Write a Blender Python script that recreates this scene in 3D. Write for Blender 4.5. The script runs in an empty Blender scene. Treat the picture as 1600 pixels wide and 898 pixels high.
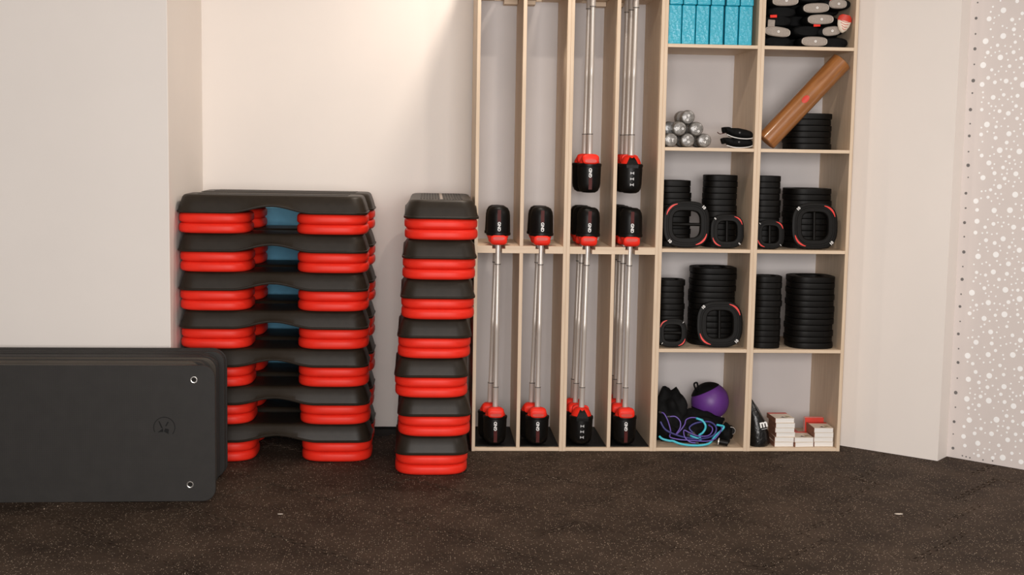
import bpy, bmesh, math, random
from mathutils import Vector, Matrix, noise
random.seed(7)
scene = bpy.context.scene
C = bpy.context.collection
PI = math.pi

# ------------------------------------------------------------------ camera
def make_camera():
    pitch, yaw, roll = math.radians(6.192), math.radians(3.951), math.radians(0.974)
    f = Vector((math.sin(yaw)*math.cos(pitch), math.cos(yaw)*math.cos(pitch), -math.sin(pitch)))
    r = Vector((math.cos(yaw), -math.sin(yaw), 0)); u = r.cross(f)
    c, s = math.cos(roll), math.sin(roll)
    r2, u2 = c*r + s*u, -s*r + c*u
    m = Matrix((r2, u2, -f)).transposed().to_4x4()
    m.translation = (0, -6.731, 1.6)
    cam = bpy.data.cameras.new('camera'); o = bpy.data.objects.new('camera', cam); C.objects.link(o)
    o.matrix_world = m
    cam.sensor_width = 36; cam.lens = 2039.2/1600*36; cam.clip_start = .05
    scene.camera = o
make_camera()

# ------------------------------------------------------------------ world, lamps, exposure
vs = scene.view_settings
vs.view_transform = 'Standard'; vs.look = 'None'; vs.gamma = 1.0; vs.use_curve_mapping = False
vs.exposure = 0.0
w = bpy.data.worlds.new('world'); scene.world = w; w.use_nodes = True
w.node_tree.nodes['Background'].inputs[0].default_value = (1.0, .93, .87, 1)
w.node_tree.nodes['Background'].inputs[1].default_value = .16
def area(name, loc, size, power, color, target=None, shape='DISK', spread=180):
    l = bpy.data.lights.new(name, 'AREA'); l.shape = shape; l.size = size; l.energy = power; l.color = color
    l.spread = math.radians(spread)
    o = bpy.data.objects.new(name, l); C.objects.link(o); o.location = loc
    d = (Vector(target) - Vector(loc)) if target else Vector((0, 0, -1))
    o.rotation_euler = d.to_track_quat('-Z', 'Y').to_euler()
    return o
WARM = (1.0, .87, .75)
area('ceiling_downlight_shelf', (.42, -.10, 3.06), .09, 13, WARM, target=(-.45, -.25, 0), spread=150)
area('ceiling_panel_room', (3.2, -2.7, 3.06), .9, 42, (1.0, .90, .81), shape='SQUARE')
area('ceiling_downlight_front', (.75, -1.15, 3.06), .09, 11, WARM)
front_fill = area('unseen_front_fill', (.4, -8.6, 1.9), 3.6, 475, (1.0, .955, .925), target=(.3, 0, 1.2), shape='RECTANGLE')  # unseen fill light added behind the camera to brighten the fronts
front_fill.data.size_y = 2.0

# ------------------------------------------------------------------ materials
def mat(name, col, rough=.5, metal=0, var=0, vscale=20, bump=0, bscale=60, coat=0, stretch=None, col2=None, spec=.5, bdist=.002):
    m = bpy.data.materials.new(name); m.use_nodes = True
    nt = m.node_tree; b = nt.nodes['Principled BSDF']
    b.inputs['Base Color'].default_value = (*col, 1); b.inputs['Roughness'].default_value = rough
    b.inputs['Metallic'].default_value = metal; b.inputs['Coat Weight'].default_value = coat
    b.inputs['Coat Roughness'].default_value = .12; b.inputs['Specular IOR Level'].default_value = spec
    tc = nt.nodes.new('ShaderNodeTexCoord'); mp = nt.nodes.new('ShaderNodeMapping')
    nt.links.new(tc.outputs['Object'], mp.inputs[0])
    if stretch: mp.inputs['Scale'].default_value = stretch
    if var or col2:
        n = nt.nodes.new('ShaderNodeTexNoise'); n.inputs['Scale'].default_value = vscale; n.inputs['Detail'].default_value = 6
        nt.links.new(mp.outputs[0], n.inputs[0])
        rp = nt.nodes.new('ShaderNodeValToRGB'); nt.links.new(n.outputs[0], rp.inputs[0])
        rp.color_ramp.elements[0].position = .32; rp.color_ramp.elements[1].position = .68
        a = col; z = col2 or tuple(min(1, c*(1+var)) for c in col)
        if not col2: a = tuple(c*(1-var) for c in col)
        rp.color_ramp.elements[0].color = (*a, 1); rp.color_ramp.elements[1].color = (*z, 1)
        nt.links.new(rp.outputs[0], b.inputs['Base Color'])
    if bump:
        n2 = nt.nodes.new('ShaderNodeTexNoise'); n2.inputs['Scale'].default_value = bscale; n2.inputs['Detail'].default_value = 4
        nt.links.new(mp.outputs[0], n2.inputs[0])
        bp = nt.nodes.new('ShaderNodeBump'); bp.inputs['Strength'].default_value = bump; bp.inputs['Distance'].default_value = bdist
        nt.links.new(n2.outputs[0], bp.inputs['Height']); nt.links.new(bp.outputs[0], b.inputs['Normal'])
        if coat: nt.links.new(bp.outputs[0], b.inputs['Coat Normal'])
    return m

M = {}
M['wall'] = mat('wall_paint', (.81, .752, .702), .85, var=.02, vscale=1.5, bump=.08, bscale=220)
M['panel'] = mat('dotted_panel_paint', (.69, .625, .595), .6, var=.015, vscale=2)
M['dot'] = mat('white_dot', (.97, .97, .965), .5, var=.01)
M['dark_dot'] = mat('dark_dot', (.16, .15, .145), .7, var=.2, vscale=200)
M['ceiling'] = mat('ceiling_paint', (.75, .72, .68), .9, var=.02)
M['wood_v'] = mat('plywood_vertical', (.64, .49, .345), .55, col2=(.73, .575, .42), vscale=7, stretch=(9, 9, .6), bump=.05, bscale=40)
M['wood_h'] = mat('plywood_horizontal', (.65, .50, .35), .55, col2=(.74, .585, .43), vscale=7, stretch=(.6, 9, 9), bump=.05, bscale=40)
M['back'] = mat('grey_backboard', (.60, .565, .555), .7, var=.03, vscale=3)
M['black_rubber'] = mat('black_rubber', (.005, .0048, .0045), .6, spec=.2, var=.25, vscale=40, bump=.15, bscale=300)
M['step'] = mat('step_plastic', (.020, .0145, .0095), .45, spec=.28, var=.12, vscale=30, bump=.25, bscale=900, bdist=.0006)
M['rib'] = mat('grip_rubber', (.022, .019, .016), .7, var=.2, vscale=60)
M['stripe'] = mat('grey_stripe', (.30, .25, .21), .5, var=.05)
M['red'] = mat('red_plastic', (.84, .028, .013), .45, spec=.25, var=.06, vscale=12, bump=.05, bscale=200)
M['black'] = mat('black_plastic', (.0042, .0036, .0032), .42, spec=.2, var=.2, vscale=30, bump=.1, bscale=400, bdist=.0005)
M['plate'] = mat('plate_rubber', (.0045, .0038, .0032), .5, spec=.16, var=.2, vscale=30, bump=.1, bscale=300, bdist=.0006)
M['plate_red'] = mat('plate_red', (.75, .035, .022), .4, var=.05)
M['steel'] = mat('brushed_steel', (.66, .61, .56), .38, metal=.35, var=.06, vscale=30, stretch=(1, 1, .1))
M['white'] = mat('white_print', (.85, .84, .82), .5, var=.02)
M['grey_print'] = mat('grey_print', (.42, .42, .42), .4, var=.05)
M['dark_red_print'] = mat('dark_red_print', (.07, .009, .007), .5, spec=.2, var=.15, vscale=60)
M['dark_grey'] = mat('dark_grey_plastic', (.045, .043, .042), .4, var=.1)
M['block'] = mat('blue_foam', (.012, .40, .56), .55, var=.05, vscale=25, bump=.8, bscale=45, coat=.7, stretch=(1, 1, 1.6), bdist=.006)
M['blue'] = mat('bluish_shade_colour', (.10, .29, .43), .8, var=.05, vscale=30, bump=.1, bscale=200)  # colour of the wall's bluish shade, put on an added sheet
M['mat'] = mat('exercise_mat', (.026, .0235, .0215), .62, spec=.3, var=.08, vscale=14)
M['mat_edge'] = mat('mat_edge_foam', (.050, .040, .030), .75, var=.25, vscale=10, stretch=(.3, 3, 3))
M['chrome'] = mat('eyelet_metal', (.75, .72, .68), .25, metal=1, var=.03)
M['pad'] = mat('grey_pad', (.34, .29, .25), .65, var=.10, vscale=120, bump=.2, bscale=500, bdist=.001)
M['pad_rim'] = mat('grey_pad_trim', (.52, .47, .42), .6, var=.05)
M['cloth_black'] = mat('black_cloth', (.004, .004, .0042), .75, spec=.15, var=.3, vscale=30, bump=.3, bscale=120)
M['nylon'] = mat('black_nylon', (.006, .0055, .0055), .38, spec=.3, var=.3, vscale=20, bump=.9, bscale=30, bdist=.006, coat=.25)
M['dumbbell'] = mat('dumbbell_grey', (.12, .112, .104), .42, col2=(.25, .235, .215), vscale=70, bump=.5, bscale=60, coat=.6, bdist=.003)
M['dumbbell_dark'] = mat('dumbbell_dark', (.05, .05, .05), .3, col2=(.11, .105, .10), vscale=60, bump=.4, bscale=60, coat=.5, bdist=.003)
M['roll'] = mat('brown_cork_wrap', (.27, .098, .024), .32, col2=(.37, .145, .038), vscale=9, stretch=(8, 8, 1), bump=.25, bscale=9, coat=1.0, bdist=.003)
M['roll_end'] = mat('brown_cork_end', (.42, .20, .08), .7, var=.2, vscale=80)
M['sticker'] = mat('red_sticker', (.62, .035, .015), .4, var=.05)
M['purple'] = mat('purple_vinyl', (.135, .036, .25), .45, var=.06, vscale=20, bump=.1, bscale=300)
M['purple_tube'] = mat('purple_tube', (.13, .075, .36), .35, var=.08, vscale=15)
M['cyan'] = mat('cyan_tube', (.06, .50, .62), .35, var=.06, vscale=15)
M['indigo'] = mat('indigo_tube', (.030, .026, .16), .4, var=.08)
M['paper'] = mat('paper_edge', (.80, .775, .74), .8, var=.05, vscale=12, stretch=(1, 1, 40))
M['cover'] = mat('cream_cover', (.78, .68, .56), .45, var=.03)
M['book_red'] = mat('red_cover', (.62, .045, .025), .45, var=.06)
M['olive'] = mat('olive_print', (.22, .20, .05), .5, var=.15, vscale=60)
M['ink'] = mat('ink_print', (.05, .045, .04), .5, var=.15, vscale=60)
M['brown_spine'] = mat('brown_spine', (.30, .13, .08), .5, var=.3, vscale=40)
M['scrap'] = mat('scrap_and_glint', (.62, .55, .48), .8, var=.05)

def floor_material():
    m = bpy.data.materials.new('rubber_floor'); m.use_nodes = True
    nt = m.node_tree; b = nt.nodes['Principled BSDF']; L = nt.links.new
    tc = nt.nodes.new('ShaderNodeNewGeometry')
    n = nt.nodes.new('ShaderNodeTexNoise'); n.inputs['Scale'].default_value = 3.4; n.inputs['Detail'].default_value = 8; n.inputs['Roughness'].default_value = .65
    L(tc.outputs['Position'], n.inputs[0])
    rp = nt.nodes.new('ShaderNodeValToRGB'); L(n.outputs[0], rp.inputs[0])
    rp.color_ramp.elements[0].position = .30; rp.color_ramp.elements[0].color = (.024, .0155, .0105, 1)
    rp.color_ramp.elements[1].position = .70; rp.color_ramp.elements[1].color = (.068, .046, .0325, 1)
    v = nt.nodes.new('ShaderNodeTexVoronoi'); v.inputs['Scale'].default_value = 115; L(tc.outputs['Position'], v.inputs[0])
    lt = nt.nodes.new('ShaderNodeMath'); lt.operation = 'LESS_THAN'; lt.inputs[1].default_value = .26; L(v.outputs['Distance'], lt.inputs[0])
    sep = nt.nodes.new('ShaderNodeSeparateColor'); L(v.outputs['Color'], sep.inputs[0])
    gate = nt.nodes.new('ShaderNodeMath'); gate.operation = 'GREATER_THAN'; gate.inputs[1].default_value = .5; L(sep.outputs[0], gate.inputs[0])
    mul = nt.nodes.new('ShaderNodeMath'); mul.operation = 'MULTIPLY'; L(lt.outputs[0], mul.inputs[0]); L(gate.outputs[0], mul.inputs[1])
    mul2 = nt.nodes.new('ShaderNodeMath'); mul2.operation = 'MULTIPLY'; L(mul.outputs[0], mul2.inputs[0]); L(sep.outputs[1], mul2.inputs[1])
    mix = nt.nodes.new('ShaderNodeMix'); mix.data_type = 'RGBA'
    L(mul2.outputs[0], mix.inputs[0]); L(rp.outputs[0], mix.inputs[6]); mix.inputs[7].default_value = (.55, .44, .34, 1)
    L(mix.outputs[2], b.inputs['Base Color'])
    b.inputs['Roughness'].default_value = .72; b.inputs['Specular IOR Level'].default_value = .12
    n2 = nt.nodes.new('ShaderNodeTexNoise'); n2.inputs['Scale'].default_value = 160; n2.inputs['Detail'].default_value = 4
    L(tc.outputs['Position'], n2.inputs[0])
    bp = nt.nodes.new('ShaderNodeBump'); bp.inputs['Strength'].default_value = .5; bp.inputs['Distance'].default_value = .004
    L(n2.outputs[0], bp.inputs['Height']); L(bp.outputs[0], b.inputs['Normal'])
    return m
M['floor'] = floor_material()
M['joint'] = mat('floor_joint', (.006, .005, .004), .9, var=.2)

def mat_surface():
    """exercise mat with a fine woven relief"""
    m = M['mat']; nt = m.node_tree; b = nt.nodes['Principled BSDF']
    tc = nt.nodes.new('ShaderNodeTexCoord'); mp = nt.nodes.new('ShaderNodeMapping'); mp.inputs['Rotation'].default_value = (0, PI/4, 0); mp.inputs['Location'].default_value = (0, .0013, 0)
    nt.links.new(tc.outputs['Object'], mp.inputs[0])
    ck = nt.nodes.new('ShaderNodeTexChecker'); ck.inputs['Scale'].default_value = 150
    nt.links.new(mp.outputs[0], ck.inputs[0])
    bp = nt.nodes.new('ShaderNodeBump'); bp.inputs['Strength'].default_value = .8; bp.inputs['Distance'].default_value = .0015
    nt.links.new(ck.outputs['Fac'], bp.inputs['Height']); nt.links.new(bp.outputs[0], b.inputs['Normal'])
mat_surface()

# ------------------------------------------------------------------ mesh helpers
class MB:
    def __init__(s): s.v = []; s.f = []
    def add(s, vs_, fs):
        o = len(s.v); s.v += [tuple(p) for p in vs_]; s.f += [tuple(i+o for i in f) for f in fs]; return s
    def box(s, x0, x1, y0, y1, z0, z1):
        return s.add([(x0,y0,z0),(x1,y0,z0),(x1,y1,z0),(x0,y1,z0),(x0,y0,z1),(x1,y0,z1),(x1,y1,z1),(x0,y1,z1)],
                     [(3,2,1,0),(4,5,6,7),(0,1,5,4),(1,2,6,5),(2,3,7,6),(3,0,4,7)])
    def prism(s, poly, z0, z1):
        n = len(poly)
        return s.add([(x,y,z0) for x,y in poly]+[(x,y,z1) for x,y in poly],
                     [tuple(range(n-1,-1,-1)), tuple(range(n,2*n))]+[(i,(i+1)%n,n+(i+1)%n,n+i) for i in range(n)])
    def loft(s, rings, cap0=True, cap1=True, closed=True):
        n = len(rings[0]); vs_ = [p for r in rings for p in r]; fs = []
        for k in range(len(rings)-1):
            for i in range(n if closed else n-1):
                j = (i+1) % n
                fs.append((k*n+i, k*n+j, (k+1)*n+j, (k+1)*n+i))
        if cap0: fs.append(tuple(range(n-1,-1,-1)))
        if cap1: fs.append(tuple((len(rings)-1)*n+i for i in range(n)))
        return s.add(vs_, fs)
    def lathe(s, prof, n=24, M4=None):
        rings = []
        for r, z in prof:
            ring = [Vector((r*math.cos(2*PI*i/n), r*math.sin(2*PI*i/n), z)) for i in range(n)]
            rings.append([M4 @ p for p in ring] if M4 else ring)
        return s.loft(rings)
    def tube(s, pts, rad, n=8, sub=5):
        P = [Vector(p) for p in pts]
        if sub > 1:
            Q = []
            for i in range(len(P)-1):
                a, b, c, d = P[max(i-1,0)], P[i], P[i+1], P[min(i+2,len(P)-1)]
                for k in range(sub):
                    t = k/sub
                    Q.append(.5*((2*b)+(c-a)*t+(2*a-5*b+4*c-d)*t*t+(3*b-a-3*c+d)*t**3))
            Q.append(P[-1]); P = Q
        rings = []; prev = None
        for i, p in enumerate(P):
            t = (P[min(i+1,len(P)-1)]-P[max(i-1,0)]).normalized()
            if prev is None:
                u = t.orthogonal().normalized()
            else:
                u = (prev - t*prev.dot(t)).normalized()
            prev = u; v = t.cross(u)
            rings.append([p+rad*(math.cos(2*PI*k/n)*u+math.sin(2*PI*k/n)*v) for k in range(n)])
        return s.loft(rings)
    def mesh(s, name, m, smooth=None, bevel=0, segs=2):
        me = bpy.data.meshes.new(name); me.from_pydata(s.v, [], s.f)
        bm = bmesh.new(); bm.from_mesh(me)
        bmesh.ops.recalc_face_normals(bm, faces=bm.faces)
        if bevel:
            bmesh.ops.bevel(bm, geom=list(bm.edges), offset=bevel, segments=segs, profile=.5, affect='EDGES', clamp_overlap=True)
        bm.to_mesh(me); bm.free()
        me.materials.append(M[m])
        if smooth is not None:
            for p in me.polygons: p.use_smooth = True
            me.set_sharp_from_angle(angle=math.radians(smooth))
        return me

def link(name, me, parent=None, loc=(0,0,0), rot=(0,0,0)):
    o = bpy.data.objects.new(name, me); C.objects.link(o)
    o.location = loc; o.rotation_euler = rot
    if parent: o.parent = parent
    return o
def tag(o, label, cat, group=None):
    o['label'] = label; o['category'] = cat
    if group: o['group'] = group
    return o
def thing(name, label, cat, loc=(0,0,0), rot=(0,0,0), group=None):
    return tag(link(name, None, None, loc, rot), label, cat, group)
def struct(name, me, parent=None):
    o = link(name, me, parent)
    if not parent: o['kind'] = 'structure'
    return o
ORD = ['first','second','third','fourth','fifth','sixth','seventh','eighth','ninth','tenth','eleventh','twelfth','thirteenth','fourteenth','fifteenth']
def ordinal(i):
    if i <= 15: return ORD[i-1]
    if i <= 20: return ['sixteenth','seventeenth','eighteenth','nineteenth','twentieth'][i-16]
    return ('twenty-' if i < 30 else 'thirty-')+ORD[i % 10-1] if i % 10 else 'thirtieth'
def rank(i, n, low, high):
    if i == 0: return low
    if i == n-1: return high
    return ORD[i] + ' from ' + low
def bx(x0,x1,y0,y1,z0,z1): return MB().box(x0,x1,y0,y1,z0,z1)
def superellipse(a, b, n, cnt, z=0, cx=0, cy=0):
    out = []
    for i in range(cnt):
        t = 2*PI*i/cnt; c, s = math.cos(t), math.sin(t)
        out.append(Vector((cx+a*math.copysign(abs(c)**(2/n), c), cy+b*math.copysign(abs(s)**(2/n), s), z)))
    return out
def text_mesh(name, body, size, m, extrude=.0005):
    cu = bpy.data.curves.new(name, 'FONT'); cu.body = body; cu.size = size; cu.extrude = extrude
    cu.align_x = 'CENTER'; cu.align_y = 'CENTER'; cu.offset = size*.035
    o = bpy.data.objects.new('t', cu); C.objects.link(o)
    bpy.context.view_layer.update()
    me = bpy.data.meshes.new_from_object(o.evaluated_get(bpy.context.evaluated_depsgraph_get()))
    bpy.data.objects.remove(o); me.name = name
    me.materials.clear(); me.materials.append(M[m])
    return me

# ------------------------------------------------------------------ the room
WALL_Y, PIL_X, PIL_Y = .60, -1.216, -.365
floor = struct('floor', bx(-4.2, 4.2, -5.2, .8, -.08, -.012).mesh('floor', 'joint'))
struct('wall_back', bx(PIL_X-.05, 2.33, WALL_Y, WALL_Y+.1, 0, 3.1).mesh('wall_back', 'wall'))
struct('wall_left', bx(-4.2, PIL_X, PIL_Y, WALL_Y+.1, 0, 3.1).mesh('wall_left', 'wall', bevel=.004))
struct('wall_right', MB().prism([(2.29,.7),(2.29,.145),(2.696,-.21),(2.785,-.110),(2.83,-.06),(2.83,.7)], 0, 3.1).mesh('wall_right', 'wall'))
dq = Vector((.7071, -.7071, 0)); nq = Vector((-.7071, -.7071, 0)); p0 = Vector((2.783, -.104, 0)); PL = 1.5
a, b_, c_, d_ = p0, p0+dq*PL, p0+dq*PL-nq*.05, p0-nq*.05
panel = struct('wall_right_panel', MB().prism([(a.x,a.y),(b_.x,b_.y),(c_.x,c_.y),(d_.x,d_.y)], 0, 3.1).mesh('wall_right_panel', 'panel'))
panel['label'] = 'pale wall panel with scattered white dots'
struct('ceiling', bx(-4.2, 4.2, -5.2, .8, 3.1, 3.16).mesh('ceiling', 'ceiling'))

def dots():
    mw, md = MB(), MB(); pts = []
    def disc(mb, s, z, r, h):
        n = 12
        for hh, rr in ((0, r),):
            ring0 = [p0+dq*(s+r*math.cos(2*PI*i/n))+Vector((0,0,z+r*math.sin(2*PI*i/n))) for i in range(n)]
            mb.loft([[q+nq*.0001 for q in ring0], [q+nq*h for q in ring0]])
    rnd = random.Random(3)
    for r, tries, gap in ((.0142, 2200, .050), (.0095, 2600, .021), (.0050, 6000, .010)):
        for _ in range(tries):
            s, z = rnd.uniform(.085, PL-.03), rnd.uniform(.03, 3.05)
            rr = r*rnd.uniform(.85, 1.1)
            if all((s-a)**2+(z-b)**2 > (rr+c+gap)**2 for a, b, c in pts):
                pts.append((s, z, rr)); disc(mw, s, z, rr, .0008)
    z = .05; k = 0
    while z < 3.05:
        disc(md, .036+rnd.uniform(-.004,.004), z, (.0085, .0042)[k % 2]*rnd.uniform(.85,1.15), .0008)
        z += rnd.uniform(.062,.085); k += 1
    for s in (.09,.11,.13,.2,.25,.42,.5): disc(md, s, .014+rnd.uniform(0,.012), .004, .0008)
    w_ = link('white_dots', mw.mesh('white_dots', 'dot'), panel); w_['kind'] = 'stuff'
    d = link('dark_dots', md.mesh('dark_dots', 'dark_dot'), panel); d['kind'] = 'stuff'
dots()

def floor_tiles():
    S = .5127; teeth = 8; per = S/teeth; amp = .011
    def edge():                       # puzzle teeth along one side, from 0 to S (last point left out)
        out = []
        for k in range(teeth):
            for t, h in ((0,-1),(.20,-1),(.30,.0),(.24,1),(.76,1),(.70,.0),(.80,-1)):
                out.append((k*per+t*per, h*amp))
        return out
    e = edge(); poly = []
    poly += [(x, y) for x, y in e]
    poly += [(S-y, x) for x, y in e]
    poly += [(x, S+y) for x, y in reversed(e)] 
    poly += [(-y, x) for x, y in reversed(e)]
    clean = []
    for q in poly:
        if not clean or (Vector(q)-Vector(clean[-1])).length > 1e-4: clean.append(q)
    sc = .9885; clean = [((x-S/2)*sc, (y-S/2)*sc) for x, y in clean]
    me = MB().prism(clean, -.012, 0).mesh('floor_tile', 'floor')
    r = math.sqrt(.5); i = 0
    for k in range(-9, 9):
        for j in range(-12, 12):
            u = .587+S*(k+.5)-S; v = 2.68-per*2*k+S*(j+.5)
            x, y = (u+v)*r, (u-v)*r
            if not (-3.2 < x < 3.7 and -4.2 < y < .5): continue
            if x < -1.5 and y > .1: continue
            if x > 2.6 and x+0*y > 2.55 - .9*y - .05 + .35 and y > -1.6 + 0*x and (x+y) > 2.85: continue
            o = link('floor_tile', me, floor, (x, y, random.uniform(-.0025, 0)), (random.uniform(-.005,.005), random.uniform(-.005,.005), -PI/4))
            i += 1
floor_tiles()

# ------------------------------------------------------------------ shelving units
T = .0178; DEP = .585; BK = .505; TOP = 2.665
def unit(name, label, x0, x1, shelves, divider=None, bars=None):
    t = thing(name, label, 'shelf unit', ((x0+x1)/2, 0, 0))
    cx = (x0+x1)/2
    B = lambda nm, a, b, y0, y1, z0, z1, m, bev=.0012: link(nm, bx(a-cx, b-cx, y0, y1, z0, z1).mesh(nm, m, bevel=bev, segs=1), t)
    B('side_panel', x0, x0+T, 0, DEP, 0, TOP, 'wood_v'); B('side_panel', x1-T, x1, 0, DEP, 0, TOP, 'wood_v')
    B('base_board', x0+T, x1-T, .0005, BK, .001, .019, 'wood_h'); B('top_board', x0+T, x1-T, .0005, BK, TOP-T, TOP-.001, 'wood_h')
    B('back_panel', x0+T, x1-T, BK, BK+.012, 0.001, TOP-.001, 'back')
    for z in shelves: B('shelf', x0+T, x1-T, .0005, BK, z, z+T, 'wood_h')
    if divider:
        segs = [(.019, bars[0][0]), (bars[0][0]+.037, bars[1][0]), (bars[1][0]+.037, TOP-T)]
        for a, b in segs: B('divider', divider-.0095, divider+.0095, .0008, BK, a, b, 'wood_v')
        for z, cxs in bars:
            for (a, b), sx in zip(((x0+T, divider), (divider, x1-T)), cxs):
                mb = MB()
                for (zz0, zz1, hw) in ((z, z+.022, .017), (z+.022, z+.037, .034)):
                    mb.prism([(a-cx, .0006), (sx-hw-cx, .0006), (sx-hw-cx, .475), (sx+hw-cx, .475), (sx+hw-cx, .0006), (b-cx, .0006), (b-cx, BK), (a-cx, BK)], zz0, zz1)
                link('slotted_shelf', mb.mesh('slotted_shelf', 'wood_h'), t)
        zt = bars[1][0]
        B('cleat', divider-.085, divider-.012, BK-.09, BK-.001, zt-.024, zt-.001, 'wood_h'); B('cleat', divider+.012, divider+.085, BK-.09, BK-.001, zt-.024, zt-.001, 'wood_h')
    return t
ZM, ZU = 1.047, 2.383
SX = [.393, .618, .863, 1.088]
unit('bar_rack', 'pale plywood bar rack at the left end, its two upper slots empty', .266, .7455, [], .510, [(ZM, SX[:2]), (ZU, SX[:2])])
unit('bar_rack', 'pale plywood bar rack second from left, bars hanging in upper and lower slots', .7457, 1.2288, [], .991, [(ZM, SX[2:]), (ZU, SX[2:])])
SH = [.532, 1.061, 1.589, 2.118]
unit('cubby_shelf', 'pale plywood cubby column holding blue blocks and grey dumbbells', 1.229, 1.7338, SH)
unit('cubby_shelf', 'pale plywood cubby column at right end holding brown roll and books', 1.734, 2.2408, SH)

# black mats on the floor of the bar racks
for (a, b), nm in zip(((.284,.5),(.521,.727),(.764,.981),(1.001,1.2105)), ('first','second','third','fourth')):
    tag(link('rubber_liner', bx(-(b-a)/2, (b-a)/2, 0, .47, 0, .006).mesh('rubber_liner', 'black_rubber', bevel=.002, segs=1), None, ((a+b)/2, .022, .0195)),
        'thin black rubber sheet lining the floor of the %s bar slot from left' % nm, 'rubber sheet', 'liners in the bar racks')

# ------------------------------------------------------------------ weight bars
def bar_meshes():
    d = {}
    d['body'] = MB().lathe([(.020,.046),(.054,.048),(.0605,.056),(.0620,.066),(.0600,.150),(.0570,.170),(.0480,.188),(.0330,.197),(.004,.199)], 28).mesh('head', 'black', 35)
    d['shoulder'] = MB().lathe([(.015,.000),(.030,.004),(.042,.016),(.052,.036),(.0545,.050)], 28).mesh('shoulder', 'red', 40)
    d['latch'] = MB().loft([superellipse(.036*k, .012*k2, 4, 24) for k, k2 in ((1,1),)] and [[Vector((p.x, y, z0+p.y)) for p in superellipse(a, h, 3.2, 24)] for y, a, h, z0 in ((-.030,.044,.026,.022),(-.058,.044,.026,.024),(-.067,.041,.022,.026),(-.071,.034,.016,.027))]).mesh('latch', 'red', 40)
    d['slot'] = MB().loft([[Vector((p.x, y, .033+p.y)) for p in superellipse(.030, .0085, 3, 20)] for y in (-.0695,-.0716)]).mesh('latch_slot', 'book_red', 40)
    d['wing'] = MB().lathe([(.055,.044),(.0635,.047),(.0645,.054),(.0635,.061),(.058,.063)], 28).mesh('flange', 'black', 40)
    d['clip'] = MB().loft([[Vector((-a, y0, z)), Vector((a, y0, z)), Vector((a*.8, .012, z)), Vector((-a*.8, .012, z))] for a, y0, z in ((.010,.030,.006),(.020,.052,.024),(.032,.064,.050),(.030,.0635,.066))]).mesh('clip', 'black')
    d['text'] = text_mesh('lettering', 'GND', .0215, 'white')
    d['stripe'] = bx(-.009,.009,-.0635,-.0605,.118,.180).mesh('stripe', 'dark_red_print')
    ic = MB()
    for k in range(3):
        z = .092+k*.030
        ic.add([(-.010,.0634,z-.007),(-.010,.0634,z+.007),(0,.0634,z+.001),(0,.0634,z-.001),(.010,.0634,z-.008),(.010,.0634,z+.008)], [(0,1,2,3),(3,2,5,4)])
    d['icon'] = ic.mesh('icons', 'grey_print')
    L = 1.262
    d['rod'] = MB().lathe([(.0145,.150),(.0145,.300),(.0152,.302),(.0152,.308),(.0118,.310),(.0118,.60),(.0125,.602),(.0125,.66),(.0118,.662),(.0118,L-.310),(.0152,L-.308),(.0152,L-.302),(.0145,L-.300),(.0145,L-.150)], 16).mesh('rod', 'steel', 40)
    rp = MB()
    for z in (.305, L-.305):
        rp.lathe([(.0148,z-.002),(.0157,z-.0018),(.0157,z+.0018),(.0148,z+.002)], 16)
    d['ring'] = rp.mesh('ring', 'dark_grey', 40)
    d['L'] = L
    return d
BM_ = bar_meshes()
def weight_bar(label, x, y, z, dx=0, dy=0, spin_top=0, spin_bot=0, detail=True, group='weight bars hanging in the racks'):
    t = thing('weight_bar', label, 'weight bar', (x+dx, y+dy, z), (math.atan2(dy, 1.06), -math.atan2(dx, 1.06), 0), group)
    L = BM_['L']
    link('rod', BM_['rod'], t); link('ring', BM_['ring'], t)
    for top in (1, 0):
        rot = (0, 0, spin_top) if top else (0, PI, spin_bot)
        h = link('head', BM_['body'], t, (0, 0, L-.199) if top else (0, 0, .199), rot); h.scale = (1, .93, 1)
        link('shoulder', BM_['shoulder'], h); link('flange', BM_['wing'], h)
        la = link('latch', BM_['latch'], h); link('clip', BM_['clip'], h)
        if detail:
            link('latch_slot', BM_['slot'], h)
            link('lettering', BM_['text'], h, (0, -.0622, .094), (PI/2, PI/2, 0))
            link('stripe', BM_['stripe'], h); link('icons', BM_['icon'], h)
    return t
CELL = ['first', 'second', 'third', 'fourth']
low = [2, 2, 3, 4]; z_low = .0265
DY = .1245
for c in range(4):
    for i in range(low[c]):
        y = .066+i*DY
        lab = ('silver weight bar with lettered black ends, front one in lower %s slot from left' if i == 0 else 'silver weight bar hanging ' + ['', 'directly', 'second', 'last'][i] + ' behind the front bar, lower %s slot') % CELL[c]
        weight_bar(lab, SX[c]-(0 if i == 0 else [.004,.004,.012,.013][c]), y, z_low, dx=max([-.002,-.003,-.014,-.010][c]-(.016 if i else 0)-.006*i, [-.036,-.022,-.018,-.004][c]-.004*(i > 0)), spin_bot=PI if (c == 2 and i == 0) else 0, detail=(i == 0))
for c, n in ((2, 2), (3, 3)):
    for i in range(n):
        y = .066+i*DY
        lab = ('silver weight bar with black and red end hanging in front, upper %s slot' if i == 0 else 'silver weight bar hanging ' + ['', 'directly', 'second'][i] + ' behind the front bar, upper %s slot') % CELL[c]
        weight_bar(lab, SX[c]-.004*i, y, z_low+ZU-ZM, dx=(-.010*i if c == 2 else -.008-.001*i), spin_bot=PI if (c == 3 and i == 0) else 0, detail=(i == 0))

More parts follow.
